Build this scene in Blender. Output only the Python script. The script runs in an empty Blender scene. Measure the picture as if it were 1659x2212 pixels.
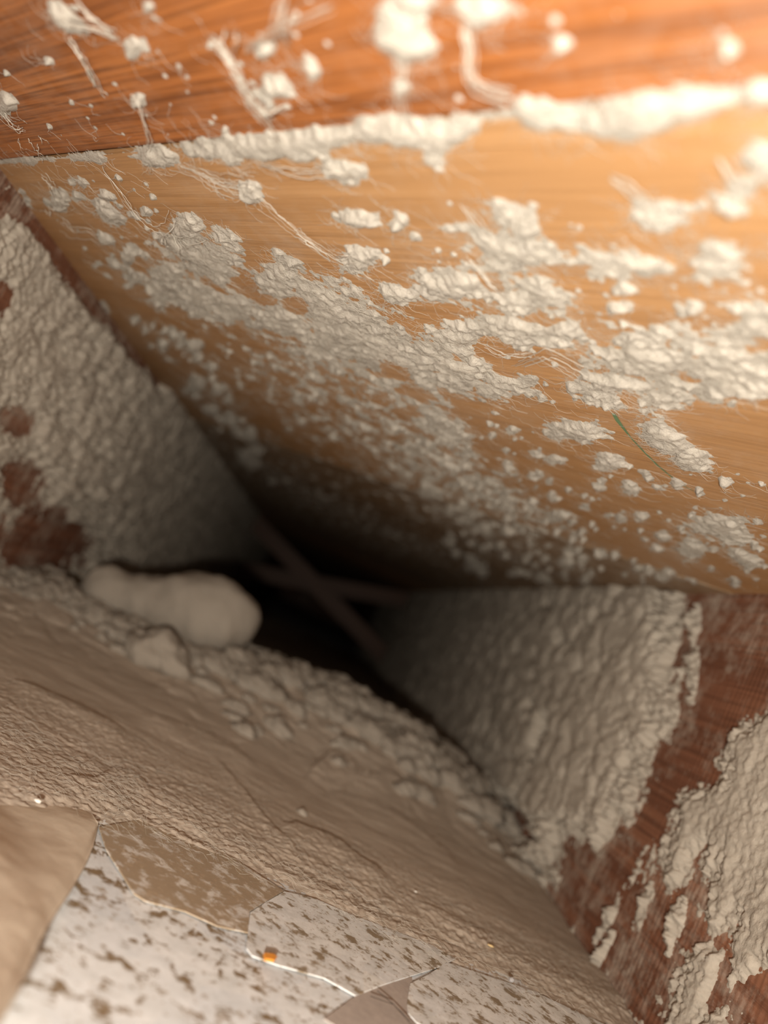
import bpy, math, random
import numpy as np
from mathutils import Matrix, Vector

# ------------------------------------------------------------------ camera, world, light, exposure
S = bpy.context.scene
COL = S.collection
W, H, FPX = 1659.0, 2212.0, 1661.0
AX, AY = 685.0, 1285.0                     # where the axis of the joist bay vanishes
HW, HH = 0.184, 0.092                      # half width, half height of the bay (metres)
Dv = Vector(((AX - W/2)/FPX, -(AY - H/2)/FPX, -1.0)).normalized()
T0 = Vector((0.894, -0.447, 0.0))
Tv = (T0 - Dv*T0.dot(Dv)).normalized()
Uv = Tv.cross(Dv)
RM = Matrix((Tv, Dv, Uv))                  # camera axes -> bay axes (x across, y along, z up)
cam_data = bpy.data.cameras.new('camera')
cam = bpy.data.objects.new('camera', cam_data); COL.objects.link(cam)
cam.matrix_world = RM.to_4x4()
cam_data.sensor_fit = 'VERTICAL'; cam_data.sensor_height = 36.0
cam_data.lens = 36.0*FPX/H
cam_data.clip_start = 0.005; cam_data.clip_end = 20
cam_data.dof.use_dof = True
cam_data.dof.focus_distance = 0.25
cam_data.dof.aperture_fstop = 6.0
S.camera = cam

world = bpy.data.worlds.new('world'); S.world = world; world.use_nodes = True
bg = world.node_tree.nodes['Background']
bg.inputs[0].default_value = (0.93, 0.96, 1.0, 1); bg.inputs[1].default_value = 0.34

def lamp(name, cam_pos, size, power, color):
    l = bpy.data.lights.new(name, 'AREA'); l.shape = 'DISK'; l.size = size
    l.energy = power; l.color = color
    o = bpy.data.objects.new(name, l); COL.objects.link(o)
    p = RM @ Vector(cam_pos)
    o.matrix_world = Matrix.Translation(p) @ RM.to_4x4()
    return o
lamp('phone_flash', (-0.004, -0.014, 0.062), 0.010, 1.85, (1.0, 0.94, 0.83))

S.view_settings.view_transform = 'Standard'
S.view_settings.look = 'None'
S.view_settings.exposure = 0.0
S.view_settings.gamma = 1.0
S.view_settings.use_curve_mapping = False

# ------------------------------------------------------------------ helpers: rays, noise
RN = np.array(RM)
def ray(px, py):
    c = np.stack([(np.asarray(px, float) - W/2)/FPX, -(np.asarray(py, float) - H/2)/FPX, -np.ones_like(np.asarray(px, float))], -1)
    return c @ RN.T
def on_z(px, py, z):
    r = ray(px, py); return r*(z/r[..., 2])[..., None]
def on_x(px, py, x):
    r = ray(px, py); return r*(x/r[..., 0])[..., None]
def on_y(px, py, y):
    r = ray(px, py); return r*(y/r[..., 1])[..., None]
def pix(P):
    c = P @ RN
    d = np.where(-c[..., 2] < 1e-3, 1e-3, -c[..., 2])
    return W/2 + FPX*c[..., 0]/d, H/2 - FPX*c[..., 1]/d

def _h(ix, iy, s):
    n = (ix.astype(np.int64)*374761393 + iy.astype(np.int64)*668265263 + s*1442695041) & 0xffffffff
    n = ((n ^ (n >> 13))*1274126177) & 0xffffffff
    n = ((n ^ (n >> 16))*2246822519) & 0xffffffff
    return ((n ^ (n >> 15)) & 0xffffff)/float(0xffffff)
def noise(x, y, s=0):
    ix, iy = np.floor(x), np.floor(y); fx, fy = x-ix, y-iy
    out = 0
    ux = fx*fx*fx*(fx*(fx*6-15)+10); uy = fy*fy*fy*(fy*(fy*6-15)+10)
    for dx in (0, 1):
        for dy in (0, 1):
            a = _h(ix+dx, iy+dy, s)*2*np.pi
            g = np.cos(a)*(fx-dx) + np.sin(a)*(fy-dy)
            out = out + g*(ux if dx else 1-ux)*(uy if dy else 1-uy)
    return out*1.5                          # about -1..1
def fbm(x, y, o=4, s=0, gain=0.5):
    t, a, f = 0, 1.0, 1.0
    for i in range(o):
        t = t + a*noise(x*f + 17.3*i, y*f - 9.1*i, s+i); a *= gain; f *= 2.03
    return t
def lumps(x, y, s=0, r=0.95):
    """rounded lumps: 1 at the middle of each, 0 in the creases"""
    ix, iy = np.floor(x), np.floor(y); best = np.full(np.shape(x), 9.0)
    for dx in (-1, 0, 1):
        for dy in (-1, 0, 1):
            cx, cy = ix+dx, iy+dy
            px = cx + 0.15 + 0.7*_h(cx, cy, s); py = cy + 0.15 + 0.7*_h(cx, cy, s+7)
            sz = 0.7 + 0.6*_h(cx, cy, s+13)
            best = np.minimum(best, ((px-x)**2 + (py-y)**2)/(sz*sz))
    return np.sqrt(np.clip(1 - best/(r*r), 0, 1))
def sstep(a, b, x):
    t = np.clip((x-a)/(b-a), 0, 1); return t*t*(3-2*t)
def inside(px, py, poly):
    """signed distance to a polygon in its own units, positive inside"""
    d = np.full(np.shape(px), 1e9); c = np.zeros(np.shape(px), bool); n = len(poly)
    for i in range(n):
        x0, y0 = poly[i]; x1, y1 = poly[(i+1) % n]
        ex, ey = x1-x0, y1-y0
        t = np.clip(((px-x0)*ex + (py-y0)*ey)/(ex*ex+ey*ey+1e-9), 0, 1)
        d = np.minimum(d, np.hypot(px-x0-t*ex, py-y0-t*ey))
        if y0 != y1:
            c ^= ((y0 > py) != (y1 > py)) & (px < ex*(py-y0)/(y1-y0) + x0)
    return np.where(c, d, -d)
def capsule(px, py, pts):
    """normalised closeness to a polyline of (x, y, half width)"""
    best = np.full(np.shape(px), -9.0)
    for (x0, y0, w0), (x1, y1, w1) in zip(pts[:-1], pts[1:]):
        ex, ey = x1-x0, y1-y0
        t = np.clip(((px-x0)*ex + (py-y0)*ey)/(ex*ex+ey*ey+1e-9), 0, 1)
        best = np.maximum(best, 1 - np.hypot(px-x0-t*ex, py-y0-t*ey)/(w0+(w1-w0)*t))
    return best
def ellipse(px, py, e):
    cx, cy, rx, ry = e[:4]; a = math.radians(e[4]) if len(e) > 4 else 0
    u = (px-cx)*math.cos(a) + (py-cy)*math.sin(a); v = -(px-cx)*math.sin(a) + (py-cy)*math.cos(a)
    return 1 - np.hypot(u/rx, v/ry)

# ------------------------------------------------------------------ helpers: objects
def tag(o, label=None, cat=None, group=None, kind=None):
    if label: o['label'] = label
    if cat: o['category'] = cat
    if group: o['group'] = group
    if kind: o['kind'] = kind
    return o
def link(name, me, mat, parent=None):
    o = bpy.data.objects.new(name, me); COL.objects.link(o)
    if mat: me.materials.append(mat)
    if parent: o.parent = parent
    return o
def mesh_np(name, V, F, smooth=True):
    V = np.ascontiguousarray(V, np.float32); F = np.ascontiguousarray(F, np.int32)
    me = bpy.data.meshes.new(name); k = F.shape[1]
    me.vertices.add(len(V)); me.vertices.foreach_set('co', V.ravel())
    me.loops.add(F.size); me.loops.foreach_set('vertex_index', F.ravel())
    me.polygons.add(len(F)); me.polygons.foreach_set('loop_start', np.arange(0, F.size, k, dtype=np.int32))
    me.polygons.foreach_set('use_smooth', np.full(len(F), smooth, bool))
    me.update(calc_edges=True); me.validate()
    return me
def grid_faces(ny, nx, flip=False):
    i = np.arange(ny*nx).reshape(ny, nx)
    q = np.stack([i[:-1, :-1], i[:-1, 1:], i[1:, 1:], i[1:, :-1]], -1)
    return q[..., ::-1] if flip else q
def pick(P, Q, keep):
    """compact the grid to the quads that are kept"""
    F = Q[keep]
    if len(F) == 0: return None, None
    u, inv = np.unique(F, return_inverse=True)
    return P.reshape(-1, 3)[u], inv.reshape(-1, 4)
def box(name, lo, hi, mat, parent=None, bevel=0.0):
    (x0, y0, z0), (x1, y1, z1) = lo, hi
    V = [(x0,y0,z0),(x1,y0,z0),(x1,y1,z0),(x0,y1,z0),(x0,y0,z1),(x1,y0,z1),(x1,y1,z1),(x0,y1,z1)]
    F = [(0,3,2,1),(4,5,6,7),(0,1,5,4),(1,2,6,5),(2,3,7,6),(3,0,4,7)]
    return link(name, mesh_np(name, V, F, False), mat, parent)
def prism(name, pts, off, mat, parent=None, smooth=False):
    """closed slab: polygon pts (3-D) and the same pushed by off"""
    n = len(pts); P = [tuple(p) for p in pts]; Q = [tuple(np.add(p, off)) for p in pts]
    me = bpy.data.meshes.new(name)
    me.from_pydata(P+Q, [], [list(range(n))[::-1], [n+i for i in range(n)]] + [[i, (i+1) % n, n+(i+1) % n, n+i] for i in range(n)])
    me.update()
    return link(name, me, mat, parent)
def tubes(lines, sides=3):
    """lines: list of (points Nx3, radius start, radius end)"""
    VV, FF, n0 = [], [], 0
    for pts, r0, r1 in lines:
        pts = np.asarray(pts, float); n = len(pts)
        t = np.gradient(pts, axis=0); t /= np.linalg.norm(t, axis=1)[:, None] + 1e-12
        ref = np.array([0.31, 0.57, 0.76]); a = np.cross(t, ref); a /= np.linalg.norm(a, axis=1)[:, None] + 1e-12
        b = np.cross(t, a); r = np.linspace(r0, r1, n)[:, None]
        for k in range(sides):
            w = 2*math.pi*k/sides
            VV.append(pts + r*(math.cos(w)*a + math.sin(w)*b))
        idx = n0 + np.arange(sides*n).reshape(sides, n)
        nx = np.roll(idx, -1, axis=0)
        FF.append(np.stack([idx[:, :-1], idx[:, 1:], nx[:, 1:], nx[:, :-1]], -1).reshape(-1, 4))
        n0 += sides*n
    return np.concatenate(VV), np.concatenate(FF)

# ------------------------------------------------------------------ materials
def mat_base(name):
    m = bpy.data.materials.new(name); m.use_nodes = True
    nt = m.node_tree; b = nt.nodes['Principled BSDF']; b.inputs['Specular IOR Level'].default_value = 0.2
    return m, nt, b
def N(nt, t, **kw):
    n = nt.nodes.new(t)
    for k, v in kw.items():
        if k in n.inputs: n.inputs[k].default_value = v
        else: setattr(n, k, v)
    return n
def ramp(nt, fac, stops):
    r = nt.nodes.new('ShaderNodeValToRGB'); e = r.color_ramp.elements
    while len(e) < len(stops): e.new(0.5)
    for el, (p, c) in zip(e, stops): el.position = p; el.color = (*c, 1)
    nt.links.new(fac, r.inputs[0]); return r.outputs[0]
def coords(nt, scale, out='Object'):
    tc = nt.nodes.new('ShaderNodeTexCoord'); mp = nt.nodes.new('ShaderNodeMapping')
    mp.inputs['Scale'].default_value = scale
    nt.links.new(tc.outputs[out], mp.inputs[0]); return mp.outputs[0]
def noise_node(nt, vec, scale, detail=6, rough=0.6, dist=0.0):
    n = N(nt, 'ShaderNodeTexNoise', Scale=scale, Detail=detail, Roughness=rough, Distortion=dist)
    nt.links.new(vec, n.inputs['Vector']); return n.outputs[0]
def bump(nt, b, h, strength, dist, prev=None):
    n = N(nt, 'ShaderNodeBump', Strength=strength, Distance=dist)
    nt.links.new(h, n.inputs['Height'])
    if prev: nt.links.new(prev, n.inputs['Normal'])
    nt.links.new(n.outputs[0], b.inputs['Normal']); return n.outputs[0]
def mix(nt, f, a, c):
    m = nt.nodes.new('ShaderNodeMix'); m.data_type = 'RGBA'
    for s, v in ((0, f), (6, a), (7, c)):
        if hasattr(v, 'links') or hasattr(v, 'is_linked'): nt.links.new(v, m.inputs[s])
        else: m.inputs[s].default_value = v if s == 0 else (*v, 1)
    return m.outputs[2]

def dust_mat(name, c0, c1, fine=900.0, b1=0.35, streak=(1, 1, 1)):
    m, nt, b = mat_base(name)
    v = coords(nt, streak)
    n1 = noise_node(nt, v, 45, 5, 0.6); n2 = noise_node(nt, v, fine, 5, 0.7)
    n3 = noise_node(nt, v, 240, 4, 0.65, 0.6)
    c = ramp(nt, n1, [(0.3, c0), (0.7, c1)])
    c = mix(nt, ramp(nt, n3, [(0.35, (0.0,)*3), (0.75, (0.28,)*3)]), c, (c1[0]*1.12, c1[1]*1.1, c1[2]*1.05))
    nt.links.new(c, b.inputs['Base Color'])
    b.inputs['Roughness'].default_value = 1.0; b.inputs['Specular IOR Level'].default_value = 0.0
    p = bump(nt, b, n3, b1, 0.0018)
    bump(nt, b, n2, b1*1.3, 0.0008, p)
    return m
def wood_mat(name, dark, mid, light, along='x', film=0.0, saw=False, gloss=0.5, k=1.0):
    m, nt, b = mat_base(name)
    def sc(a, c): return (a, c, c) if along == 'x' else (c, a, c)
    v = coords(nt, sc(2.2*k, 60*k)); vf = coords(nt, sc(9*k, 420*k)); vb = coords(nt, (1, 1, 1))
    n1 = noise_node(nt, v, 1.0, 5, 0.6, 0.5); n2 = noise_node(nt, vf, 1.0, 4, 0.6, 0.2)
    c = ramp(nt, n1, [(0.28, dark), (0.5, mid), (0.72, light)])
    f2 = ramp(nt, n2, [(0.38, (0.75,)*3), (0.54, (0.0,)*3)])
    c = mix(nt, f2, c, dark)
    if film:
        nf = noise_node(nt, vb, 120, 8, 0.75); nb = noise_node(nt, vb, 16, 4, 0.6)
        mm = nt.nodes.new('ShaderNodeMath'); mm.operation = 'MULTIPLY'
        nt.links.new(nf, mm.inputs[0]); nt.links.new(nb, mm.inputs[1])
        c = mix(nt, ramp(nt, mm.outputs[0], [(0.22, (0.0,)*3), (0.42, (film,)*3)]), c, (0.50, 0.42, 0.34))
    nt.links.new(c, b.inputs['Base Color'])
    b.inputs['Roughness'].default_value = gloss; b.inputs['Specular IOR Level'].default_value = 0.25
    p = bump(nt, b, n2, 0.35, 0.0008)
    if saw:
        wv = N(nt, 'ShaderNodeTexWave', Scale=1.0, Distortion=4.0, Detail=3)
        wv.inputs['Detail Scale'].default_value = 2.0
        wv.bands_direction = 'Y'
        nt.links.new(coords(nt, (1, 95, 22)), wv.inputs['Vector'])
        bump(nt, b, wv.outputs[1], 0.16, 0.001, p)
    return m

M_DUST = dust_mat('ceiling_dust', (0.36, 0.325, 0.28), (0.48, 0.435, 0.375), 1100, 0.5)
M_WALLDUST = dust_mat('wall_dust', (0.37, 0.32, 0.265), (0.45, 0.395, 0.33), 900, 0.3)
M_FLOORDUST = dust_mat('floor_dust', (0.36, 0.295, 0.235), (0.46, 0.385, 0.315), 800, 0.16, (0.35, 1, 1))
M_CLUMP = dust_mat('clump_dust', (0.26, 0.222, 0.182), (0.31, 0.268, 0.222), 700, 0.15)
M_FIBER = dust_mat('fiber_dust', (0.46, 0.42, 0.36), (0.56, 0.51, 0.44), 900, 0.0)
M_PLANK_RED = wood_mat('reddish_plank', (0.13, 0.042, 0.013), (0.32, 0.112, 0.032), (0.40, 0.150, 0.044), 'x', 0.15, k=2.4)
M_PLANK_TAN = wood_mat('tan_plank', (0.33, 0.174, 0.074), (0.40, 0.216, 0.094), (0.45, 0.252, 0.115), 'x', 0.25, k=1.8)
M_PLANK_PALE = wood_mat('pale_plank', (0.18, 0.105, 0.055), (0.26, 0.16, 0.085), (0.33, 0.21, 0.12), 'x', 0.3, k=1.0)
M_JOIST = wood_mat('red_joist', (0.11, 0.044, 0.024), (0.20, 0.082, 0.045), (0.28, 0.125, 0.070), 'y', 0.85, True, 0.7)
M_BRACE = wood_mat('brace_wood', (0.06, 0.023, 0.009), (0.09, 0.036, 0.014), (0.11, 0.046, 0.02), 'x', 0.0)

def metal_mat(name, lo, hi, stain, t0, t1, extra=None):
    m, nt, b = mat_base(name); v = coords(nt, (1, 1, 1)); va = coords(nt, (0.85, 1.0, 1))
    n1 = noise_node(nt, va, 165, 10, 0.68, 0.3); n2 = noise_node(nt, v, 150, 6, 0.7); n3 = noise_node(nt, v, 30, 3, 0.5)
    vo = N(nt, 'ShaderNodeTexVoronoi', Scale=55.0); nt.links.new(v, vo.inputs['Vector'])
    sep = nt.nodes.new('ShaderNodeSeparateColor'); nt.links.new(vo.outputs['Color'], sep.inputs[0])
    c = ramp(nt, n2, [(0.3, lo), (0.65, hi)])
    c = mix(nt, 0.22, c, ramp(nt, sep.outputs[0], [(0.0, (0.62, 0.65, 0.70)), (1.0, (0.95, 0.92, 0.86))]))
    c = mix(nt, ramp(nt, n1, [(t0, (1.0,)*3), (t1, (0.0,)*3)]), c, stain)
    n4 = noise_node(nt, v, 420, 6, 0.7); n5 = noise_node(nt, va, 60, 4, 0.6)
    ma = nt.nodes.new('ShaderNodeMath'); ma.operation = 'MULTIPLY_ADD'; nt.links.new(n5, ma.inputs[0]); ma.inputs[1].default_value = 0.45; nt.links.new(n4, ma.inputs[2])
    c = mix(nt, ramp(nt, ma.outputs[0], [(0.595, (0.7,)*3), (0.66, (0.0,)*3)]), c, (stain[0]*1.25, stain[1]*1.25, stain[2]*1.25))
    nt.links.new(c, b.inputs['Base Color'])
    b.inputs['Roughness'].default_value = 0.62; b.inputs['Metallic'].default_value = 0.0
    b.inputs['Specular IOR Level'].default_value = 0.45
    bump(nt, b, n1, 0.35, 0.0006)
    return m
M_METAL = metal_mat('weathered_sheet_metal', (0.48, 0.50, 0.51), (0.70, 0.72, 0.74), (0.20, 0.14, 0.08), 0.408, 0.448)
M_TAB = metal_mat('speckled_tab_metal', (0.46, 0.45, 0.42), (0.76, 0.76, 0.75), (0.25, 0.19, 0.125), 0.415, 0.465)
M_TABBROWN = metal_mat('stained_tab_metal', (0.44, 0.39, 0.33), (0.56, 0.51, 0.45), (0.33, 0.25, 0.17), 0.50, 0.60)
def plain(name, c, rough=0.8):
    m, nt, b = mat_base(name); v = coords(nt, (1, 1, 1))
    nt.links.new(ramp(nt, noise_node(nt, v, 400, 4), [(0.3, tuple(x*0.8 for x in c)), (0.7, c)]), b.inputs['Base Color'])
    b.inputs['Roughness'].default_value = rough; return m
M_HAIR = plain('dark_hair', (0.06, 0.045, 0.035)); M_ORANGE = plain('orange_chip', (0.75, 0.30, 0.05))
M_CRUMB = plain('pale_crumb', (0.85, 0.80, 0.72)); M_GREEN = plain('green_crayon', (0.13, 0.20, 0.10))
M_GREY = plain('grey_crumb', (0.42, 0.40, 0.40)); M_STRAW = plain('straw_splinter', (0.75, 0.55, 0.28))

# ------------------------------------------------------------------ structure: joists, subfloor planks, sheet metal
Y0, Y1 = -0.12, 4.20
wall_left = tag(box('wall_left', (-HW-0.038, Y0, -HH), (-HW, Y1, HH), M_JOIST), 'left floor joist of red brown rough sawn wood', kind='structure')
wall_right = tag(box('wall_right', (HW, Y0, -HH), (HW+0.038, Y1, HH), M_JOIST), 'right floor joist of red brown rough sawn wood', kind='structure')
wall_back_light_stop = tag(box('wall_back_light_stop', (-HW, Y1-0.038, -HH), (HW, Y1, HH), M_JOIST), 'added header closing the unseen far end of the bay to keep light out', kind='structure')  # unseen end board, added to keep world light out of the bay
floor = tag(box('floor', (-HW-0.038, Y0, -HH-0.003), (HW+0.038, Y1, -HH), M_METAL), 'weathered grey sheet metal nailed under the joists', kind='structure')

ceiling = bpy.data.objects.new('ceiling', None); COL.objects.link(ceiling)
tag(ceiling, 'diagonal wooden subfloor planks over the joist bay', kind='structure')
# joint between two planks seen at (0,350)-(1659,190); planks run along EV, laid diagonally
pA, pB = on_z(0, 350, HH), on_z(1659, 192, HH)
EV = (pA-pB)[:2]; EV = EV/np.linalg.norm(EV); MV = np.array([-EV[1], EV[0]])
if MV[1] < 0: MV = -MV
m1 = float(pA[:2] @ MV); PW = float(on_z(1580, 1281, HH)[:2] @ MV) - m1
def clip(poly, n, d):      # keep points with n.p <= d
    out = []
    for i in range(len(poly)):
        a, b = np.array(poly[i]), np.array(poly[(i+1) % len(poly)]); da, db = n@a-d, n@b-d
        if da <= 0: out.append(a)
        if (da < 0) != (db < 0) and da != db: out.append(a + (b-a)*da/(da-db))
    return out
rot = Matrix(((EV[0], MV[0], 0), (EV[1], MV[1], 0), (0, 0, 1))).to_4x4()
for k in range(-1, 11):
    a0, a1 = m1 + k*PW + 0.0012, m1 + (k+1)*PW - 0.0012
    poly = clip([(-0.222, 0.02), (0.222, 0.02), (0.222, Y1), (-0.222, Y1)], MV, a1)
    poly = clip(poly, -MV, -a0) if poly else []
    if len(poly) < 3: continue
    loc = [(p@EV, p@MV + 0.0, HH) for p in map(np.array, poly)]
    o = prism('plank', loc, (0, 0, 0.019), M_PLANK_RED if k == -1 else (M_PLANK_TAN if k in (0, 3) else M_PLANK_PALE), ceiling)
    o.matrix_local = rot
    if k == -1: tag(o, 'reddish orange plank with dark grain across the top')
    if k == 0: tag(o, 'broad tan orange plank below the dusty joint')
    if k == 1: tag(o, 'paler brown plank deeper in the bay')

# green crayon line on the tan plank
gl = np.array([(1325,893),(1335,910),(1362,945),(1390,975),(1420,1005),(1450,1030),(1478,1050),(1500,1062)], float)
gp = on_z(gl[:,0], gl[:,1], HH-0.0002); sd = np.gradient(gp, axis=0); sd = np.stack([-sd[:,1], sd[:,0], 0*sd[:,0]], -1)
sd /= np.linalg.norm(sd, axis=1)[:,None]; wd = np.array([.0010,.0012,.0004,.0006,.0006,.0005,.0004,.0002])[:,None]
V = np.concatenate([gp+sd*wd*0.7, gp-sd*wd*0.7]); n = len(gp)
F = [(i, i+1, n+i+1, n+i) for i in range(n-1)]
tag(link('crayon_line', mesh_np('crayon_line', V, F), M_GREEN, ceiling), 'faint green crayon line')

# cross bridging deep in the bay: two braces that cross
br = tag(bpy.data.objects.new('cross_bridging', None), 'dim X of two wooden bridging braces deep in the dark bay', 'bridging'); COL.objects.link(br)
br.location = (0, 1.58, -HH)
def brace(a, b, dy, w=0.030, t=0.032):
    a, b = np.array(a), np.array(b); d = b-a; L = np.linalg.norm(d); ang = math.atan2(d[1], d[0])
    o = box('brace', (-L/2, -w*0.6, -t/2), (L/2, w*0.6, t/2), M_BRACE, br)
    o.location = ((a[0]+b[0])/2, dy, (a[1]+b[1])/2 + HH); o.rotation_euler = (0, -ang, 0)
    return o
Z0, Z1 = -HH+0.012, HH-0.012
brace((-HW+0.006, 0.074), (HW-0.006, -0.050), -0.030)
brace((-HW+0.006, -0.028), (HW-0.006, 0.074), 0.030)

# ------------------------------------------------------------------ dust that hangs from the planks
def geo(a, b, n): return a*(b/a)**np.linspace(0, 1, n)
SEAM = [(-40,352,9),(150,345,9),(300,338,11),(335,335,26),(450,328,26),(530,322,24),(600,312,28),(680,300,30),(760,290,24),(860,284,24),
        (905,288,36),(960,290,46),(1010,270,44),(1060,248,44),(1150,238,38),(1240,258,38),(1300,268,36),(1370,245,34),(1470,226,30),(1560,215,24),(1680,200,22)]
# big ragged patches: centre x, y, radius x, radius y, tilt
PATCH = [(400,545,70,28,25),(460,560,75,62,20),(355,605,42,50,0),(420,640,85,34,20),(500,660,60,40,0),(610,600,65,55,30),(700,655,120,55,20),(745,725,150,80,10),
         (600,690,90,40,20),(820,770,110,60,10),(1120,475,75,42,0),(1110,550,95,42,-5),(1050,520,60,30,30),(1000,492,50,14,0),(1310,560,75,32,8),(1400,578,60,26,0),(1565,565,75,45,0),
         (1440,462,85,34,0),(1610,402,40,30,-20),(1650,340,55,45,0),(1580,440,45,16,30),(1150,635,95,44,10),(1140,705,150,52,0),(1000,740,110,50,-10),(985,800,90,55,0),
         (1090,830,80,34,0),(900,770,90,50,0),(880,830,80,40,20),(1400,780,130,75,10),(1310,830,70,55,0),(1560,790,150,70,10),(1620,700,95,48,0),(1500,690,60,40,0),(1440,860,60,30,0),(1640,840,70,30,-10),(960,915,66,34,40),(1760,560,80,40,0),(1770,780,120,60,10),(1900,640,110,50,0),(1850,950,90,40,20),(1780,1080,60,30,10),(1950,860,80,50,0)]
HOLES = [(1070,755,42,22,10),(1180,690,38,12,5),(1090,790,30,22,0),(1220,780,40,30,0),(1530,690,50,22,-10),(640,660,30,16,10),(850,800,34,16,15),(900,850,45,14,15),(1560,640,60,16,0),(560,640,40,10,20)]
# single tufts, each a thing: (x, y, rx, ry, tilt, label)
TUFT = [
 (545,410,27,20,30,'fluffy dust tuft at the end of the cobweb below the joint'),
 (742,370,42,22,10,'small dust tuft hanging under the dusty joint, left of middle'),
 (405,490,34,24,10,'dust tuft above the largest bright dust patch at left'),
 (770,475,50,18,5,'flat dust tuft alone on bare tan wood above the middle'),
 (772,560,34,30,0,'dust tuft with cobweb trailing to its left, middle of the plank'),
 (965,615,75,36,5,'oval dust tuft alone in bare wood right of middle'),
 (862,632,44,20,10,'dust tuft just left of the oval tuft'),
 (1245,930,62,24,5,'dust tuft left of the green crayon line'),
 (1440,945,62,30,35,'dust tuft right of the green crayon line'),
 (1490,990,42,26,20,'second dust tuft right of the green line, lower end'),
 (1320,1000,30,18,0,'small dust tuft below the green line'),
 (1362,1052,20,13,0,'tiny dust tuft low on the plank below the green line'),
 (1295,1048,14,13,0,'tiny dust speck left of the low tuft'),
 (1562,1142,62,28,10,'dust tuft near the lower right of the plank by the frame edge'),
 (1495,1182,34,24,-20,'dust tuft just lower left of the lower right tuft'),
 (1435,1158,16,14,0,'small round dust speck near the lower edge of the plank'),
 (1608,1205,36,14,20,'flat dust tuft nearest the lower right plank corner'),
 (1200,992,24,9,10,'thin dust tuft on dark grain left of the small tuft'),
 (1350,625,26,14,0,'faint dust tuft below the long flat patch at right'),
 (1345,660,30,14,0,'second faint dust tuft below the long flat patch'),
 (228,455,40,14,30,'curled dust tuft near the upper left corner of the plank'),
 (128,432,18,24,-10,'small dust tuft at the far left of the plank'),
 (50,445,14,28,0,'dust tuft on the corner of plank and left joist'),
 (280,555,14,26,20,'narrow dust tuft above the left joist'),
 (228,515,20,12,45,'small dust tuft under the curled tuft'),
 (885,60,58,66,15,'large blurred dust tuft hanging from the reddish plank'),
 (1050,12,62,32,5,'blurred dust tuft cut by the top edge'),
 (902,2,50,30,0,'blurred dust lump above the large hanging tuft'),
 (600,190,38,34,0,'star shaped dust tuft on the reddish plank'),
 (285,103,22,18,0,'dust tuft on the reddish plank, upper left'),
 (150,40,46,16,35,'long dust tuft on the reddish plank near the top left'),
 (1575,103,16,13,0,'round dust dot near the top right corner'),
 (1215,92,15,12,0,'round dust dot on the orange plank near the top'),
 (868,186,18,16,0,'dust bead on the web under the large hanging tuft'),
 (10,225,20,22,0,'dust tuft on the reddish plank at the left edge'),
 (575,105,20,16,-30,'small dust tuft left of the hanging web near the top'),
 (672,150,14,24,-20,'pale dust tuft right of the star shaped tuft'),
 (210,680,24,26,0,'dust tuft bridging left joist and plank edge'),
 (300,215,14,12,0,'tiny dust bead above the joint at left'),
]
NY, NX = 1150, 820
ys = geo(0.085, 1.75, NY)
X, Y = np.meshgrid(np.linspace(-HW+0.0015, HW-0.0015, NX), ys)
P0 = np.stack([X, Y, np.full_like(X, HH)], -1); PX, PY = pix(P0)
EU = X*EV[0] + Y*EV[1]; EM = X*MV[0] + Y*MV[1]
nA = fbm(X*95, Y*95, 5, 3, 0.62); nB = fbm(EU*60, EM*240, 4, 21, 0.6); nF = fbm(X*420, Y*420, 3, 40, 0.6)
D = np.full(X.shape, -1.0)
for e in PATCH: D = np.maximum(D, 1.15*ellipse(PX, PY, (e[0], e[1], e[2]*1.25, e[3]*1.25, e[4])))
for e in HOLES: D = np.minimum(D, -1.1*ellipse(PX, PY, e) + 0.15)
# speckled belt that thickens into the bay
belt = inside(PX, PY, [(270,560),(520,600),(760,760),(1000,900),(1130,980),(1280,1100),(1440,1215),(1250,1260),(1000,1255),(780,1190),(600,1110),(470,1000),(350,850),(280,720)])
core = inside(PX, PY, [(480,690),(700,700),(900,830),(1040,900),(1130,1000),(1240,1130),(1100,1160),(900,1070),(740,940),(560,830)])
D = np.maximum(D, np.where(belt > -60, -0.30 + 0.0030*np.clip(belt, -60, 60) + 0.0026*np.clip(core, -60, 110), -1))
far = sstep(0.55, 0.8, Y)
D = np.maximum(D, -0.55 + 0.42*far)
spk = np.maximum(lumps(X*80+0.3*nA, Y*80+0.3*nB, 5, 0.72), 0.7*lumps(X*170, Y*170, 6, 0.7))
nG = fbm(X*900, Y*900, 2, 47, 0.6)
bl = sstep(-60, 60, belt)*sstep(0.30, 0.42, Y)
# scattered specks
rs = np.random.default_rng(21)
def specks(n, poly, r0, r1):
    xs, ys_ = [p[0] for p in poly], [p[1] for p in poly]; k = 0
    while k < n:
        x, y = rs.uniform(min(xs), max(xs)), rs.uniform(min(ys_), max(ys_))
        if inside(np.array([x]), np.array([y]), poly)[0] < 0: continue
        k += 1; w = on_z(np.array(x), np.array(y), HH); r = r0*(r1/r0)**(rs.random()**1.8)
        i = int(np.searchsorted(ys, w[1])); j = int((w[0]+HW)/(2*HW)*NX)
        if abs(w[0]) > HW-0.003 or not 2 < i < NY-2: continue
        a, b = slice(max(0, i-34), i+34), slice(max(0, j-34), j+34)
        q = 1.0*ellipse(PX[a, b], PY[a, b], (x, y, r*rs.uniform(1.2, 2.4), r*1.3, rs.uniform(-10, 40)))
        D[a, b] = np.maximum(D[a, b], q)
specks(230, [(1050,880),(1300,1000),(1659,1010),(1659,1265),(1400,1260),(1000,1240),(900,1000)], 3, 11)
specks(130, [(880,420),(1659,560),(1659,880),(1200,880),(760,620)], 3, 11)
specks(100, [(60,400),(300,380),(420,480),(330,600),(480,800),(600,1060),(400,880),(260,640)], 3, 14)
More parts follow.
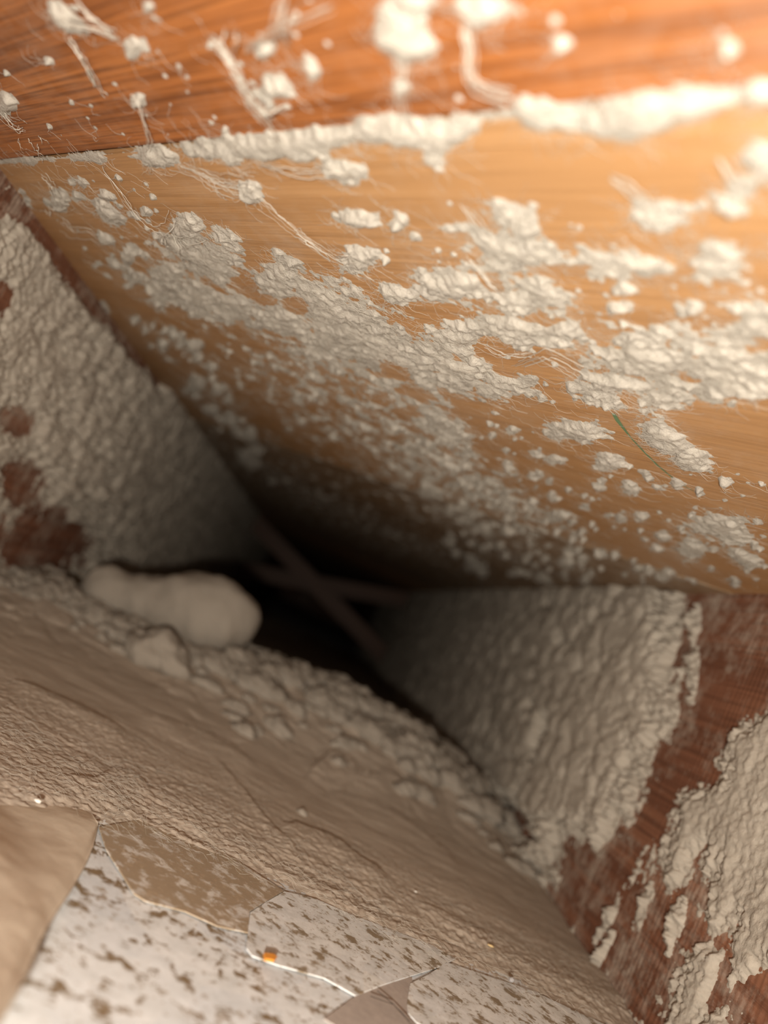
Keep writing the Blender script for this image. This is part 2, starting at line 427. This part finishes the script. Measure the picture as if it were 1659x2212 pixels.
specks(80, [(0,0),(760,0),(700,250),(300,310),(0,330)], 1.5, 7)
specks(9, [(640,0),(1640,0),(1640,150),(900,230)], 5, 12)
s = D + 0.36*nA + 0.22*nB + 0.24*nF + 0.14*nG + bl*(0.55*spk-0.25) - 0.16
hp = sstep(0.0, 0.9, s)*(0.0015 + 0.0006*np.clip(nA, -0.6, 1) + 0.0003*nF + 0.0008*nB) + bl*sstep(0.0, 0.7, s)*0.0026*spk
hp = np.where(s > 0, np.maximum(hp, 0.00015), 0)
# the joint full of web and dust
seam = capsule(PX, PY, [(a, b, w*(1.25 if a > 320 else 1)) for a, b, w in SEAM])
nS = fbm(X*42, Y*42, 3, 61, 0.6)
ss = seam + 0.62*nS - 0.10 + 0.42*nA + 0.20*nF + 0.12*nG
hs = np.where(ss > 0.05, sstep(0.05, 0.9, ss)*(0.0017 + 0.0007*nS + 0.0003*nA + 0.00015*nF), 0)
hs *= np.where(PX < 310, 0.25, 1)
# single tufts
ids = np.full(X.shape, -1); ht = np.zeros_like(X); bestt = np.zeros_like(X)
for i, t in enumerate(TUFT):
    e = ellipse(PX, PY, (t[0], t[1], t[2]*1.15, t[3]*1.15, t[4]))
    st = e + 0.36*nA*(e > -0.6) + 0.20*nB + 0.26*nF + 0.14*nG + 0.04
    st = np.where(e > -0.55, st, -1)
    up = (st > 0) & (st > bestt)
    ids[up] = i; bestt = np.where(up, st, bestt)
    ht = np.where(up, sstep(0, 0.8, st)*(0.0018 + 0.0006*nA + 0.0003*nF + 0.0005*nB), ht)
ht = np.where(ids >= 0, np.maximum(ht, 0.0002), 0)
h = np.maximum.reduce([hp, hs, ht]); h_raw = h > 0
for _ in range(2):
    g = np.pad(h, 1, mode='edge'); h = (g[:-2, 1:-1] + g[2:, 1:-1] + g[1:-1, :-2] + g[1:-1, 2:] + 2*h)/6
own = np.where(ids >= 0, ids, np.where((hs >= hp) & (hs > 0), -2, -1))
PC = np.stack([X, Y, HH + 0.0002 - h], -1)
Q = grid_faces(NY, NX)
hq = h_raw.ravel()[Q].any(-1)
oq = own.ravel()[Q].max(-1)
keep = hq & (oq == -1)
V, F = pick(PC, Q, keep)
tag(link('plank_dust', mesh_np('plank_dust', V, F), M_DUST), 'matted pale dust and speckles clinging under the tan planks', 'dust', kind='stuff')
V, F = pick(PC, Q, hq & (oq == -2))
tag(link('joint_dust', mesh_np('joint_dust', V, F), M_DUST), 'ragged pale web of dust filling the joint between reddish and tan planks', 'dust')
for i, t in enumerate(TUFT):
    V, F = pick(PC, Q, hq & (oq == i))
    if V is None: continue
    c = V.mean(0); o = link('dust_tuft', mesh_np('dust_tuft', V-c, F), M_DUST)
    o.location = c
    tag(o, t[5], 'dust tuft', 'single dust tufts under the planks')

# fibres standing out of the matted dust, and webs
rng = np.random.default_rng(5)
cand = np.flatnonzero((h.ravel() > 0.0004) & (Y.ravel() < 0.62))
edge = np.flatnonzero((h.ravel() > 0.00008) & (h.ravel() < 0.0004) & (Y.ravel() < 0.55))
wts = 1/ Y.ravel()[cand]**0.0; sel = np.concatenate([rng.choice(cand, 7500, replace=False), rng.choice(edge, 5500, replace=False)])
lines = []
for q in sel:
    p = PC.reshape(-1, 3)[q].copy(); n = 6; L = rng.uniform(0.003, 0.011)*(0.7+p[1]*1.2)
    a = rng.uniform(0, 2*math.pi); pts = [p]; cv = rng.normal(0, 0.5)
    if rng.random() < 0.5: a = math.atan2(EV[1], EV[0]) + rng.normal(0, 0.5)
    lift = rng.uniform(0.0, 0.0012)
    for j in range(1, n):
        a += cv*0.5 + rng.normal(0, 0.35)
        p = p + np.array([math.cos(a), math.sin(a), 0])*L/(n-1)
        z = min(HH-0.0003, pts[0][2] - lift*math.sin(math.pi*j/(n-1)) + rng.normal(0, 0.0002))
        pts.append(np.array([p[0], p[1], z]))
    pts = np.array(pts)
    if abs(pts[:, 0]).max() > HW-0.001: continue
    lines.append((pts, 0.000045, 0.00003))
V, F = tubes(lines)
tag(link('dust_fibers', mesh_np('dust_fibers', V, F), M_FIBER), 'loose hair fine fibres on the matted dust under the planks', 'fibre', kind='stuff')

def web(paths, label, r=0.00022, drop=0.002, seed=1, group='cobwebs under the planks', z=HH):
    rg = np.random.default_rng(seed); ln = []
    for pts, k in paths:
        pts = np.array(pts, float)
        for c in range(k):
            m = 7*(len(pts)-1)+1; t = np.linspace(0, len(pts)-1, m); i = np.minimum(t.astype(int), len(pts)-2); f = (t-i)[:, None]
            q = pts[i]*(1-f) + pts[i+1]*f
            q = q + np.cumsum(rg.normal(0, 1.4, q.shape), 0)*(0.4+0.5*(k > 1)) + rg.normal(0, 1.0, q.shape)*0.6 + rg.normal(0, 7.0 if k > 2 else 2.0, (1, 2))
            w = on_z(q[:, 0], q[:, 1], z)
            u = np.linspace(0, 1, m); d = drop*(0.4+0.9*np.sin(math.pi*u))*rg.uniform(0.4, 1.0) + 0.0004
            w = w*((z-d)/z)[:, None] if z > 0 else w + np.stack([0*d, 0*d, d], -1)
            w[:, 0] = np.clip(w[:, 0], -HW+0.001, HW-0.001)
            rr = 0.5*r*rg.uniform(0.4, 1.3); ln.append((w, rr, rr*rg.uniform(0.4, 1.3)))
    V, F = tubes(ln, 4); c = V.mean(0)
    o = link('cobweb', mesh_np('cobweb', V-c, F), M_FIBER); o.location = c
    return tag(o, label, 'cobweb', group)
web([([(458,90),(478,110),(505,155),(530,205),(560,245),(580,270)], 9), ([(510,70),(498,120)], 3), ([(530,215),(570,255),(605,235)], 5), ([(575,270),(600,310)], 4)], 'forked pale cobweb hanging on the reddish plank above the joint', 0.00028, 0.004, 2)
web([([(870,90),(872,150),(866,190),(876,240),(880,275)], 6)], 'blurred cobweb strand below the large hanging tuft', 0.0002, 0.003, 3)
web([([(1008,60),(1020,110),(1018,160),(1040,185),(1065,195),(1110,205)], 7)], 'blurred cobweb strand right of the hanging tuft', 0.00026, 0.003, 4)
web([([(150,97),(170,125),(195,165),(215,196)], 4)], 'straight dusty cobweb strand on the reddish plank at upper left', 0.0003, 0.002, 5)
web([([(118,22),(150,48),(205,55),(245,75)], 6), ([(165,0),(205,45),(255,90)], 4)], 'tangled cobweb at the top left of the reddish plank', 0.0003, 0.003, 6)
web([([(285,205),(300,225),(318,270),(330,310),(325,330)], 4)], 'cobweb strand dropping to the left end of the dusty joint', 0.00025, 0.003, 7)
web([([(5,235),(25,262),(38,278),(52,272)], 3), ([(42,300),(48,318),(60,327)], 2), ([(70,305),(72,318),(88,335)], 3), ([(86,292),(100,305)], 2)], 'short curled cobwebs at the left edge of the reddish plank', 0.00022, 0.002, 8)
web([([(385,352),(430,372),(470,395),(520,412)], 8), ([(440,370),(480,390),(530,395),(545,405)], 7), ([(450,390),(470,420),(490,430)], 3), ([(500,360),(520,370),(545,360)], 5)], 'feathery cobweb net just below the joint at left', 0.00016, 0.003, 9)
web([([(222,372),(260,425),(292,470),(320,496),(345,510),(365,506),(378,480)], 3), ([(350,510),(352,530),(370,540)], 2), ([(372,505),(388,545),(386,560),(402,572)], 2), ([(378,510),(400,530),(430,520)], 3)], 'looping cobweb strand above the brightest dust patch', 0.00026, 0.004, 10)
web([([(548,432),(590,470),(640,510),(690,545),(735,570)], 4), ([(640,505),(670,525),(715,560)], 4), ([(735,570),(760,562)], 5), ([(770,590),(800,615)], 3)], 'long diagonal cobweb running to the middle tuft', 0.00022, 0.003, 11)
web([([(105,395),(120,425),(150,440)], 2), ([(102,420),(115,432),(140,428)], 3), ([(120,455),(140,460),(160,452)], 3), ([(130,480),(150,500),(190,505),(215,520)], 4), ([(95,372),(115,395),(128,415)], 3), ([(85,455),(105,465),(100,450)], 3)], 'curly cobweb bits at the left end of the tan plank', 0.00022, 0.002, 12)
web([([(560,350),(600,365),(640,375),(700,372)], 4), ([(690,350),(720,368),(760,380)], 6)], 'cobweb holding the small tuft under the joint', 0.00022, 0.004, 13)
web([([(620,95),(612,60),(625,10)], 6), ([(590,100),(600,40),(612,0)], 5), ([(530,110),(580,70),(640,50),(720,20)], 4)], 'blurred branching cobweb at the top left of centre', 0.00016, 0.004, 14)
web([([(1560,345),(1600,405),(1640,380),(1659,350)], 5), ([(1320,385),(1355,405),(1380,430),(1400,455)], 6)], 'blurred cobweb loops near the right edge of the tan plank', 0.00018, 0.002, 15)
web([([(1005,455),(1030,490),(1050,520)], 4), ([(1020,560),(1060,610),(1090,640)], 5), ([(1120,790),(1180,770),(1260,810)], 5), ([(1040,750),(1090,775),(1150,770)], 5)], 'cobweb threads crossing between the matted patches', 0.0002, 0.003, 16)

# ------------------------------------------------------------------ dust on the joists
def wall_dust(side, ny, nz, ya, yb, bare, name, label, seed):
    yy = geo(ya, yb, ny); Yw, Zw = np.meshgrid(yy, np.linspace(-HH+0.0005, HH-0.0005, nz), indexing='ij')
    Pw = np.stack([np.full_like(Yw, side*HW), Yw, Zw], -1); px, py = pix(Pw)
    n1 = fbm(Yw*80, Zw*60, 5, seed, 0.6); n2 = fbm(Yw*330, Zw*300, 3, seed+9, 0.6)
    n0 = fbm(Yw*25, Zw*22, 3, seed+30)
    wy = Yw + 0.004*fbm(Yw*40, Zw*40, 2, seed+51); wz = Zw + 0.004*fbm(Yw*40, Zw*40, 2, seed+50)
    sh = 0.0
    b = np.full(Yw.shape, -1e3)
    b = np.maximum(b, bare(px, py, Yw, Zw, n1, n0))
    cov = sstep(0.0, 1.0, -b*0.018 + 0.42*n1 + 0.26*n2 + 0.15)
    amp = sstep(0.26, 0.46, Yw) if side > 0 else sstep(0.34, 0.52, Yw)
    dp = sstep(0.36, 0.52, Yw)
    La = lumps(wy*84, wz*95, seed+2, 0.92); Lb = lumps(wy*52, wz*(66 if side > 0 else 78), seed+3, 0.95)
    L1 = La*(0.6*(1-dp)) + Lb*dp; L2 = lumps(wy*170, wz*170, seed+4, 0.9)
    hh = 0.0020 + 0.0004*n1 + 0.0003*n2*(1.6-amp) + amp*((0.0115 if side > 0 else 0.0075)*L1 + 0.0018*L2) + (1-amp)*(0.0009*L2) + 0.0012*n0
    hh = np.clip(hh, 0.0004, 0.02)*cov
    Pw[..., 0] -= side*(hh - 0.0002)
    Qw = grid_faces(ny, nz, flip=(side > 0))
    k = hh.ravel()[Qw].max(-1) > 0.00002
    V, F = pick(Pw, Qw, k)
    return tag(link(name, mesh_np(name, V, F), M_WALLDUST), label, 'dust', kind='stuff')
def bare_left(px, py, Yw, Zw, n1, n0):
    b = 30*(sstep(HH-0.011, HH-0.004, Zw + 0.003*n0)*2 - 1)
    b = np.where(Yw > 0.60, -40, b)
    for e in ((30,908,40,34),(45,1045,50,62),(85,1170,120,85),(5,640,22,34),(5,430,30,40)):
        b = np.maximum(b, 60*ellipse(px, py, e))
    return b
RB = [(1480,1270),(1700,1270),(1700,1500),(1575,1590),(1545,1680),(1475,1725),(1440,1800),(1400,1850),(1385,1905),(1425,1850),(1448,1930),(1500,1880),(1525,1850),(1520,1920),
      (1515,1970),(1555,2015),(1590,1995),(1565,2050),(1490,2030),(1470,2110),(1420,2170),(1440,2240),(1380,2240),(1180,1960),(1185,1870),(1240,1805),(1300,1835),(1350,1785),(1385,1715),(1410,1640),(1458,1560),(1465,1440)]
def bare_right(px, py, Yw, Zw, n1, n0):
    b = inside(px, py, RB)
    b = np.maximum(b, 60*ellipse(px, py, (1200,1605,12,40,18)))
    b = np.maximum(b, 45*ellipse(px, py, (1110,1775,55,28,35)))
    b = np.maximum(b, 60*ellipse(px, py, (1650,2170,70,60,-40)))
    b = np.maximum(b, 50*ellipse(px, py, (1555,2120,14,80,20)))
    for e in ((1500,1420,12,120,4),(1330,1960,9,150,28),(1390,1960,14,60,20),(1460,2000,16,70,15),(1290,2080,8,80,30)):
        b = np.minimum(b, -40*ellipse(px, py, e) - 0)  if False else np.where(ellipse(px, py, e) > 0, np.minimum(b, -20*ellipse(px, py, e)), b)
    return b
wall_dust(-1, 620, 330, 0.26, 2.2, bare_left, 'left_joist_dust', 'thick lumpy grey dust coat on the left joist', 100)
wall_dust(1, 760, 420, 0.20, 2.2, bare_right, 'right_joist_dust', 'thick scaly grey dust coat on the right joist', 200)

# ------------------------------------------------------------------ dust on the sheet metal
CREST = 0.60
FRONT = [(150,1800),(213,1792),(300,1800),(360,1835),(480,1885),(560,1915),(612,1932),(700,1972),(800,2020),(945,2078),(1010,2098),(1100,2140),(1200,2185),(1330,2235),(1700,2235),(1700,900),(-1500,900),(-1500,1700),(-300,1800)]
ny, nx = 900, 620
yy = geo(0.14, 1.9, ny); Xf, Yf = np.meshgrid(np.linspace(-HW+0.0006, HW-0.0006, nx), yy)
Pf = np.stack([Xf, Yf, np.full_like(Xf, -HH)], -1); px, py = pix(Pf)
n1 = fbm(Xf*28, Yf*80, 5, 301, 0.45); n2 = fbm(Xf*90, Yf*220, 4, 320, 0.5); n3 = fbm(Xf*420, Yf*420, 3, 340); n0 = fbm(Xf*14, Yf*14, 3, 350)
fr = inside(px, py, FRONT)
cov = sstep(-4, 80, fr + 14*n1 + 8*n3)
crest = 0.565 + 0.015*fbm(Xf*11, 0*Xf, 3, 360)
topz = np.interp(Xf, [-.184, -.12, -.02, .045, .09, .143, .184], [.012, .013, .026, .033, .031, .022, .005])
u = (Yf-crest)
bank = np.where(u < 0, np.exp(-(np.abs(u)/0.10)**1.6), np.exp(-(u/0.030)**2))
wx = Xf + 0.006*fbm(Xf*40, Yf*50, 2, 371); wy = Yf + 0.006*fbm(Xf*50, Yf*50, 3, 370)
lm1 = lumps(wx*48, (wy+0.2*wx)*55, 380, 0.95); lm2 = lumps(wx*95, wy*110, 390, 0.92)
near_c = np.exp(-((u+0.035)/0.07)**2)
rough = sstep(0.17, 0.24, Yf)*(1-sstep(0.30, 0.40, Yf))
hf = 0.0022 + topz*bank + near_c*(0.0060*lm1 + 0.0030*lm2 - 0.002) + 0.00022*n1 + 0.0004*n3*rough \
     + rough*(0.00016*n2 + 0.0003*np.abs(n1)) + 0.00005*n2 + 0.0006*n0 + sstep(0.3, 0.5, Yf)*(0.0010*lm2)
LEDGES = [([(605,1788),(640,1795),(690,1815),(722,1830),(770,1868),(830,1905)], 40, .0016), ([(648,1705),(660,1685),(690,1674),(712,1682),(722,1692)], 30, .0026), ([(705,1698),(735,1705),(765,1722),(800,1728)], 24, .0018),
  ([(905,1960),(960,1985),(1000,2005),(1060,2040)], 26, .0009), ([(455,1650),(520,1720),(580,1790),(640,1850)], 26, .0009), ([(130,1690),(200,1695),(240,1668),(280,1680),(320,1720)], 30, .0012),
  ([(300,1560),(420,1600),(540,1665)], 30, .0010), ([(30,1480),(150,1530),(260,1590)], 30, .0012), ([(700,1730),(800,1765),(900,1820),(980,1880)], 34, .0010), ([(780,1650),(860,1690),(950,1750),(1010,1800)], 30, .0016), ([(180,1330),(260,1352),(330,1345)], 24, .003)]
for pl, wd_, am in LEDGES:
    lx, ly = np.array([p[0] for p in pl], float), np.array([p[1] for p in pl], float)
    dd = py - np.interp(px, lx, ly) - 5*n3 - 4*n1
    ends = sstep(lx[0]-10, lx[0]+25, px)*(1-sstep(lx[-1]-25, lx[-1]+10, px))
    hf = hf + am*ends*sstep(-3, 3, dd)*np.exp(-(np.clip(dd, 0, None)/wd_)**2)
hf = np.maximum(hf, 0.0006)*cov
Pf[..., 2] += hf - 0.0003
Qf = grid_faces(ny, nx)
V, F = pick(Pf, Qf, hf.ravel()[Qf].max(-1) > 0.0)
tag(link('floor_dust', mesh_np('floor_dust', V, F), M_FLOORDUST), 'bed of brown grey dust heaped into a lumpy bank across the sheet metal', 'dust', kind='stuff')
def floor_h(x, y):
    i = int(np.clip(np.searchsorted(yy, y), 0, ny-1)); j = int(np.clip((x+HW)/(2*HW)*(nx-1), 0, nx-1)); return Pf[i, j, 2]

# ------------------------------------------------------------------ clumps of dust
def loft(name, spine, mat, label, seed, squash=0.8, rough=0.0025, group=None, seg=48, freq=22):
    """rounded clump swept along a spine of (point, radius)"""
    P = np.array([p for p, r in spine], float); R = np.array([r for p, r in spine], float)
    n = 60; t = np.linspace(0, len(P)-1, n); 
    def sm(A):
        A = np.asarray(A, float); B = A if A.ndim == 2 else A[:, None]; i = np.minimum(t.astype(int), len(B)-2); f = (t-i)[:, None]
        e = np.concatenate([2*B[:1]-B[1:2], B, 2*B[-1:]-B[-2:-1]]); p0, p1, p2, p3 = e[i], e[i+1], e[i+2], e[i+3]
        o = 0.5*(2*p1 + (p2-p0)*f + (2*p0-5*p1+4*p2-p3)*f*f + (3*p1-p0-3*p2+p3)*f**3)
        return o if A.ndim == 2 else o[:, 0]
    C, r = sm(P), sm(R)
    # round the ends
    s = np.concatenate([[0], np.cumsum(np.linalg.norm(np.diff(C, axis=0), axis=1))]); L = s[-1]
    r = r*np.sqrt(np.clip(1-np.clip(1-s/R[0], 0, 1)**2, 0.0004, 1))*np.sqrt(np.clip(1-np.clip(1-(L-s)/R[-1], 0, 1)**2, 0.0004, 1))
    d = np.gradient(C, axis=0); d /= np.linalg.norm(d, axis=1)[:, None]
    up = np.array([0, 0, 1.0]); sd = np.cross(d, up); sd /= np.linalg.norm(sd, axis=1)[:, None]; uv = np.cross(sd, d)
    w = np.linspace(0, 2*math.pi, seg, endpoint=False)
    G = C[:, None] + r[:, None, None]*(np.cos(w)[None, :, None]*sd[:, None] + squash*np.sin(w)[None, :, None]*uv[:, None])
    nn = np.cos(w)[None, :, None]*sd[:, None] + np.sin(w)[None, :, None]*uv[:, None]
    q = G*freq
    nz = fbm(q[..., 0]*2+q[..., 2], q[..., 1]*2+q[..., 2]*1.3, 4, seed, 0.5)
    G = G + nn*(nz*rough)[..., None]*np.minimum(1, r/r.max()*1.5)[:, None, None]
    V = G.reshape(-1, 3); i = np.arange(n*seg).reshape(n, seg); j = np.roll(i, -1, 1)
    F = np.stack([i[:-1], i[1:], j[1:], j[:-1]], -1).reshape(-1, 4)
    c = V.mean(0); o = link(name, mesh_np(name, V-c, F), mat); o.location = c
    return tag(o, label, 'dust clump', group)
def at(px, py, y): return on_y(np.array(px, float), np.array(py, float), y)
K = 1/FPX
loft('dust_clump', [(at(188,1243,0.535), 0.0150), (at(222,1264,0.535), 0.0165), (at(270,1290,0.535), 0.0170), (at(330,1303,0.535), 0.0190), (at(395,1313,0.535), 0.0260),
      (at(455,1330,0.535), 0.0285), (at(510,1358,0.535), 0.0250), (at(540,1385,0.535), 0.0190)], M_CLUMP, 'large smooth bean shaped dust clump lying beside the left joist', 7, 0.95, 0.0026, freq=22)
loft('dust_clump', [(at(278,1398,0.480), 0.008), (at(318,1398,0.475), 0.0145), (at(365,1428,0.470), 0.0125), (at(415,1468,0.470), 0.008)], M_CLUMP, 'smaller lumpy dust clump right in front of the large smooth one', 8, 0.8, 0.0050, freq=28)

# the bank is built of countless soft clods: one mass
def blob_grid(n=20, k=28):
    th = np.linspace(0, math.pi, n)[:, None]; ph = np.linspace(0, 2*math.pi, k, endpoint=False)[None]
    U = np.stack([np.sin(th)*np.cos(ph), np.sin(th)*np.sin(ph), np.cos(th)+0*ph], -1)
    i = np.arange(n*k).reshape(n, k); j = np.roll(i, -1, 1)
    return U, np.stack([i[:-1], i[1:], j[1:], j[:-1]], -1).reshape(-1, 4)
UB, FB = blob_grid(); rg = np.random.default_rng(12); VV = []; FF = []; nb = 0
for k in range(380):
    x = rg.uniform(-0.178, 0.176); u0 = -abs(rg.normal(0, 0.060)) + 0.012
    if x < -0.02: u0 = -0.05 + rg.normal(0, 0.02)
    y = 0.565 + u0; z = floor_h(x, y); r = rg.uniform(0.004, 0.0125)*(1.0 if u0 > -0.07 else 0.6)
    sc = np.array([r*rg.uniform(0.9, 1.7), r*rg.uniform(0.8, 1.1), r*rg.uniform(0.6, 0.85)])
    B = UB*sc; q = B*170 + k*3.1
    B = B*(1 + 0.34*fbm(q[..., 0]+q[..., 2], q[..., 1]-q[..., 2], 4, 500+k, 0.55))[..., None]
    a = rg.normal(0, 0.35); ca, sa = math.cos(a), math.sin(a)
    B = np.stack([B[..., 0]*ca-B[..., 1]*sa, B[..., 0]*sa+B[..., 1]*ca, B[..., 2]], -1) + np.array([x, y, z-0.12*r])
    B[..., 0] = np.clip(B[..., 0], -HW+0.001, HW-0.001)
    VV.append(B.reshape(-1, 3)); FF.append(FB+nb); nb += VV[-1].shape[0]
tag(link('dust_clods', mesh_np('dust_clods', np.concatenate(VV), np.concatenate(FF)), M_CLUMP), 'soft grey clods heaped along the crest of the dust bank', 'dust', kind='stuff')

# ------------------------------------------------------------------ metal tabs, flap and litter
def tab(pts, h, mat, label, tilt=0.0):
    p = np.array(pts, float); w = on_z(p[:, 0], p[:, 1], -HH+h)
    if tilt:
        m = w.mean(0); w[:, 2] += (m[1]-w[:, 1])*tilt
    c = w.mean(0); o = prism('metal_tab', [tuple(q-c) for q in w], (0, 0, -0.0004), mat); o.location = c
    bv = o.modifiers.new('edge', 'BEVEL'); bv.width = 0.0001; bv.segments = 2
    return tag(o, label, 'metal tab', 'bent sheet metal tabs')
tab([(214,1786),(230,1835),(262,1885),(290,1930),(315,1946),(400,1968),(470,2000),(536,2014),(540,1968),(612,1924),(500,1850),(380,1800),(300,1770)], 0.0009, M_TABBROWN, 'brown stained metal tab, leftmost of the three at the bottom')
tab([(614,1925),(575,1948),(541,1970),(536,2010),(533,2048),(545,2064),(600,2084),(700,2112),(768,2150),(830,2126),(950,2088),(985,2070),(930,2040),(760,1975),(680,1940)], 0.0009, M_TAB, 'speckled white pentagonal metal tab with an orange chip on it')
tab([(965,2078),(925,2105),(886,2124),(880,2165),(882,2188),(900,2208),(960,2235),(1360,2260),(1340,2228),(1150,2140)], 0.0009, M_TAB, 'white metal tab cut off by the bottom edge')
plate = prism('metal_plate', [tuple(q) for q in on_z(np.array([770,840,890,892,960,800,700.]), np.array([2150,2120,2110,2190,2260,2260,2200.]), -HH+0.0006)], (0,0,-0.0004), plain('dull_plate', (0.42, 0.36, 0.32)))
tag(plate, 'dull grey brown scrap of sheet between the two white tabs', 'metal plate')

# flap that curls up towards the lens at lower left, under a coat of dust
edge = np.array([(214,1782,.0040),(206,1820,.0050),(188,1862,.0065),(160,1912,.0085),(122,1968,.0110),(92,2022,.0135),(68,2080,.0160),(40,2140,.0185),(4,2196,.0210),(-40,2260,.0235)])
back = np.array([(190,1740,-.006),(110,1690,-.006),(30,1680,-.006),(-40,1690,-.003),(-90,1750,.012),(-130,1830,.016),(-170,1920,.02),(-200,2020,.024),(-230,2130,.028),(-260,2260,.032)])
m, nn = 80, 60
ti = np.linspace(0, len(edge)-1, m); ii = np.minimum(ti.astype(int), len(edge)-2); ff = (ti-ii)[:, None]
E = edge[ii]*(1-ff)+edge[ii+1]*ff; B = back[ii]*(1-ff)+back[ii+1]*ff
v = np.linspace(0, 1, nn)[None, :, None]; G = E[:, None]*(1-v) + B[:, None]*v
hgt = 0.5*G[..., 2] + 0.002*np.sin(np.linspace(0, 1, nn)*math.pi)[None, :]
base = np.stack([on_z(G[..., 0], G[..., 1], -HH)], 0)[0]
Gw = base*((HH-hgt)/HH)[..., None]
Gw[..., 2] += 0.0003*fbm(Gw[..., 0]*60, Gw[..., 1]*60, 4, 77) - 0.0012*sstep(0.12, 0.0, v[..., 0])
Gl = Gw.copy(); Gl[..., 2] -= 0.0015
A = np.concatenate([Gw.reshape(-1, 3), Gl.reshape(-1, 3)]); i = np.arange(m*nn).reshape(m, nn)
top = grid_faces(m, nn).reshape(-1, 4); bot = grid_faces(m, nn, True).reshape(-1, 4) + m*nn
rim = np.concatenate([i[0, :], i[1:, -1], i[-1, -2::-1], i[-2:0:-1, 0]]); rn = np.roll(rim, -1)
F = np.concatenate([top, bot, np.stack([rim, rn, rn+m*nn, rim+m*nn], -1)]); c = A.mean(0)
fo = link('metal_flap', mesh_np('metal_flap', A-c, F), dust_mat('flap_dust', (0.52, 0.44, 0.35), (0.60, 0.52, 0.42), 700, 0.1)); fo.location = c
tag(fo, 'dust coated flap of sheet metal curling up at the lower left', 'metal flap')

def crumb(name, x, y, z, r, mat, label, cat, sq=(1, 1, 0.6), seed=0):
    rg = np.random.default_rng(seed); n, k = 6, 8; V = []
    for a in range(n+1):
        for b in range(k):
            th = math.pi*a/n; ph = 2*math.pi*b/k; q = r*(1+rg.normal(0, 0.15))
            V.append((q*sq[0]*math.sin(th)*math.cos(ph), q*sq[1]*math.sin(th)*math.sin(ph), q*sq[2]*math.cos(th)))
    F = [(a*k+b, (a+1)*k+b, (a+1)*k+(b+1) % k, a*k+(b+1) % k) for a in range(n) for b in range(k)]
    o = link(name, mesh_np(name, V, F), mat); p = on_z(np.array(float(x)), np.array(float(y)), z)
    o.location = p; return tag(o, label, cat)
chip = prism('wood_chip', [tuple(q) for q in on_z(np.array([568,588,596,590,570.]), np.array([2064,2066,2072,2079,2076.]), -HH+0.0024)], (0, 0, 0.0008), M_ORANGE)
tag(chip, 'bright orange wood chip on the corner of the speckled tab', 'wood chip')
crumb('crumb', 82, 1730, -HH+0.004, 0.0009, M_CRUMB, 'pale crumb on the dust bed at the left', 'crumb', (1.5, 1, .6), 1)
crumb('crumb', 1105, 2116, -HH+0.003, 0.0011, M_GREY, 'round grey crumb near the bottom right of the dust bed', 'crumb', (1, 1, .7), 2)
crumb('crumb', 1060, 2043, -HH+0.003, 0.0007, M_STRAW, 'straw coloured splinter on the dust bed near the bottom', 'crumb', (2.2, .5, .5), 3)
crumb('crumb', 898, 1926, -HH+0.004, 0.0005, M_CRUMB, 'tiny white crumb on the smooth dust above the speckled tab', 'crumb', (1.3, 1, .6), 4)
o = crumb('crumb', 366, 1357, -HH+0.05, 0.0014, M_CRUMB, 'white crumb stuck to the large dust clump', 'crumb', (1.3, 1, .8), 5)
o.location = at(366, 1362, 0.505)
for k, (pp, lb) in enumerate([([(815,2140),(850,2170),(884,2208),(900,2225)], 'dark hair lying across the dull plate'), ([(800,2152),(850,2170),(885,2205)], 'second dark hair on the dull plate')]):
    q = np.array(pp, float); w = on_z(q[:, 0], q[:, 1], -HH+0.0022); V, F = tubes([(w, 0.00012, 0.00008)], 5); c = w.mean(0)
    o = link('hair', mesh_np('hair', V-c, F), M_HAIR); o.location = c; tag(o, lb, 'hair', 'dark hairs by the tabs')
# tangled fibres on the dust bed
ln = []; rg = np.random.default_rng(44)
for k in range(1700):
    tt = rg.uniform(-0.1, 1.05)
    x0, y0 = (rg.normal(250, 34), rg.normal(1700, 30)) if k < 90 else (60+1150*tt, 1600+560*tt+rg.normal(60, 90))
    if inside(np.array([x0]), np.array([y0]), FRONT)[0] < 12 or (k >= 90 and x0 < 200 and y0 > 1720): continue
    a = rg.normal(0.45, 0.6) if k < 90 else rg.normal(0.48, 0.16); L = rg.uniform(15, 60); t = np.linspace(0, 1, 7)
    qx = x0 + L*t*math.cos(a) + np.cumsum(rg.normal(0, 2, 7)); qy = y0 + L*t*math.sin(a) + np.cumsum(rg.normal(0, 2, 7))
    w = on_z(qx, qy, -HH+0.0036); w[:, 2] += 0.0015*np.sin(t*math.pi)*rg.random()
    ln.append((w, 0.000045, 0.00003))
V, F = tubes(ln); tag(link('floor_fibers', mesh_np('floor_fibers', V, F), M_FIBER), 'tangled fine fibres lying on the dust bed', 'fibre', kind='stuff')
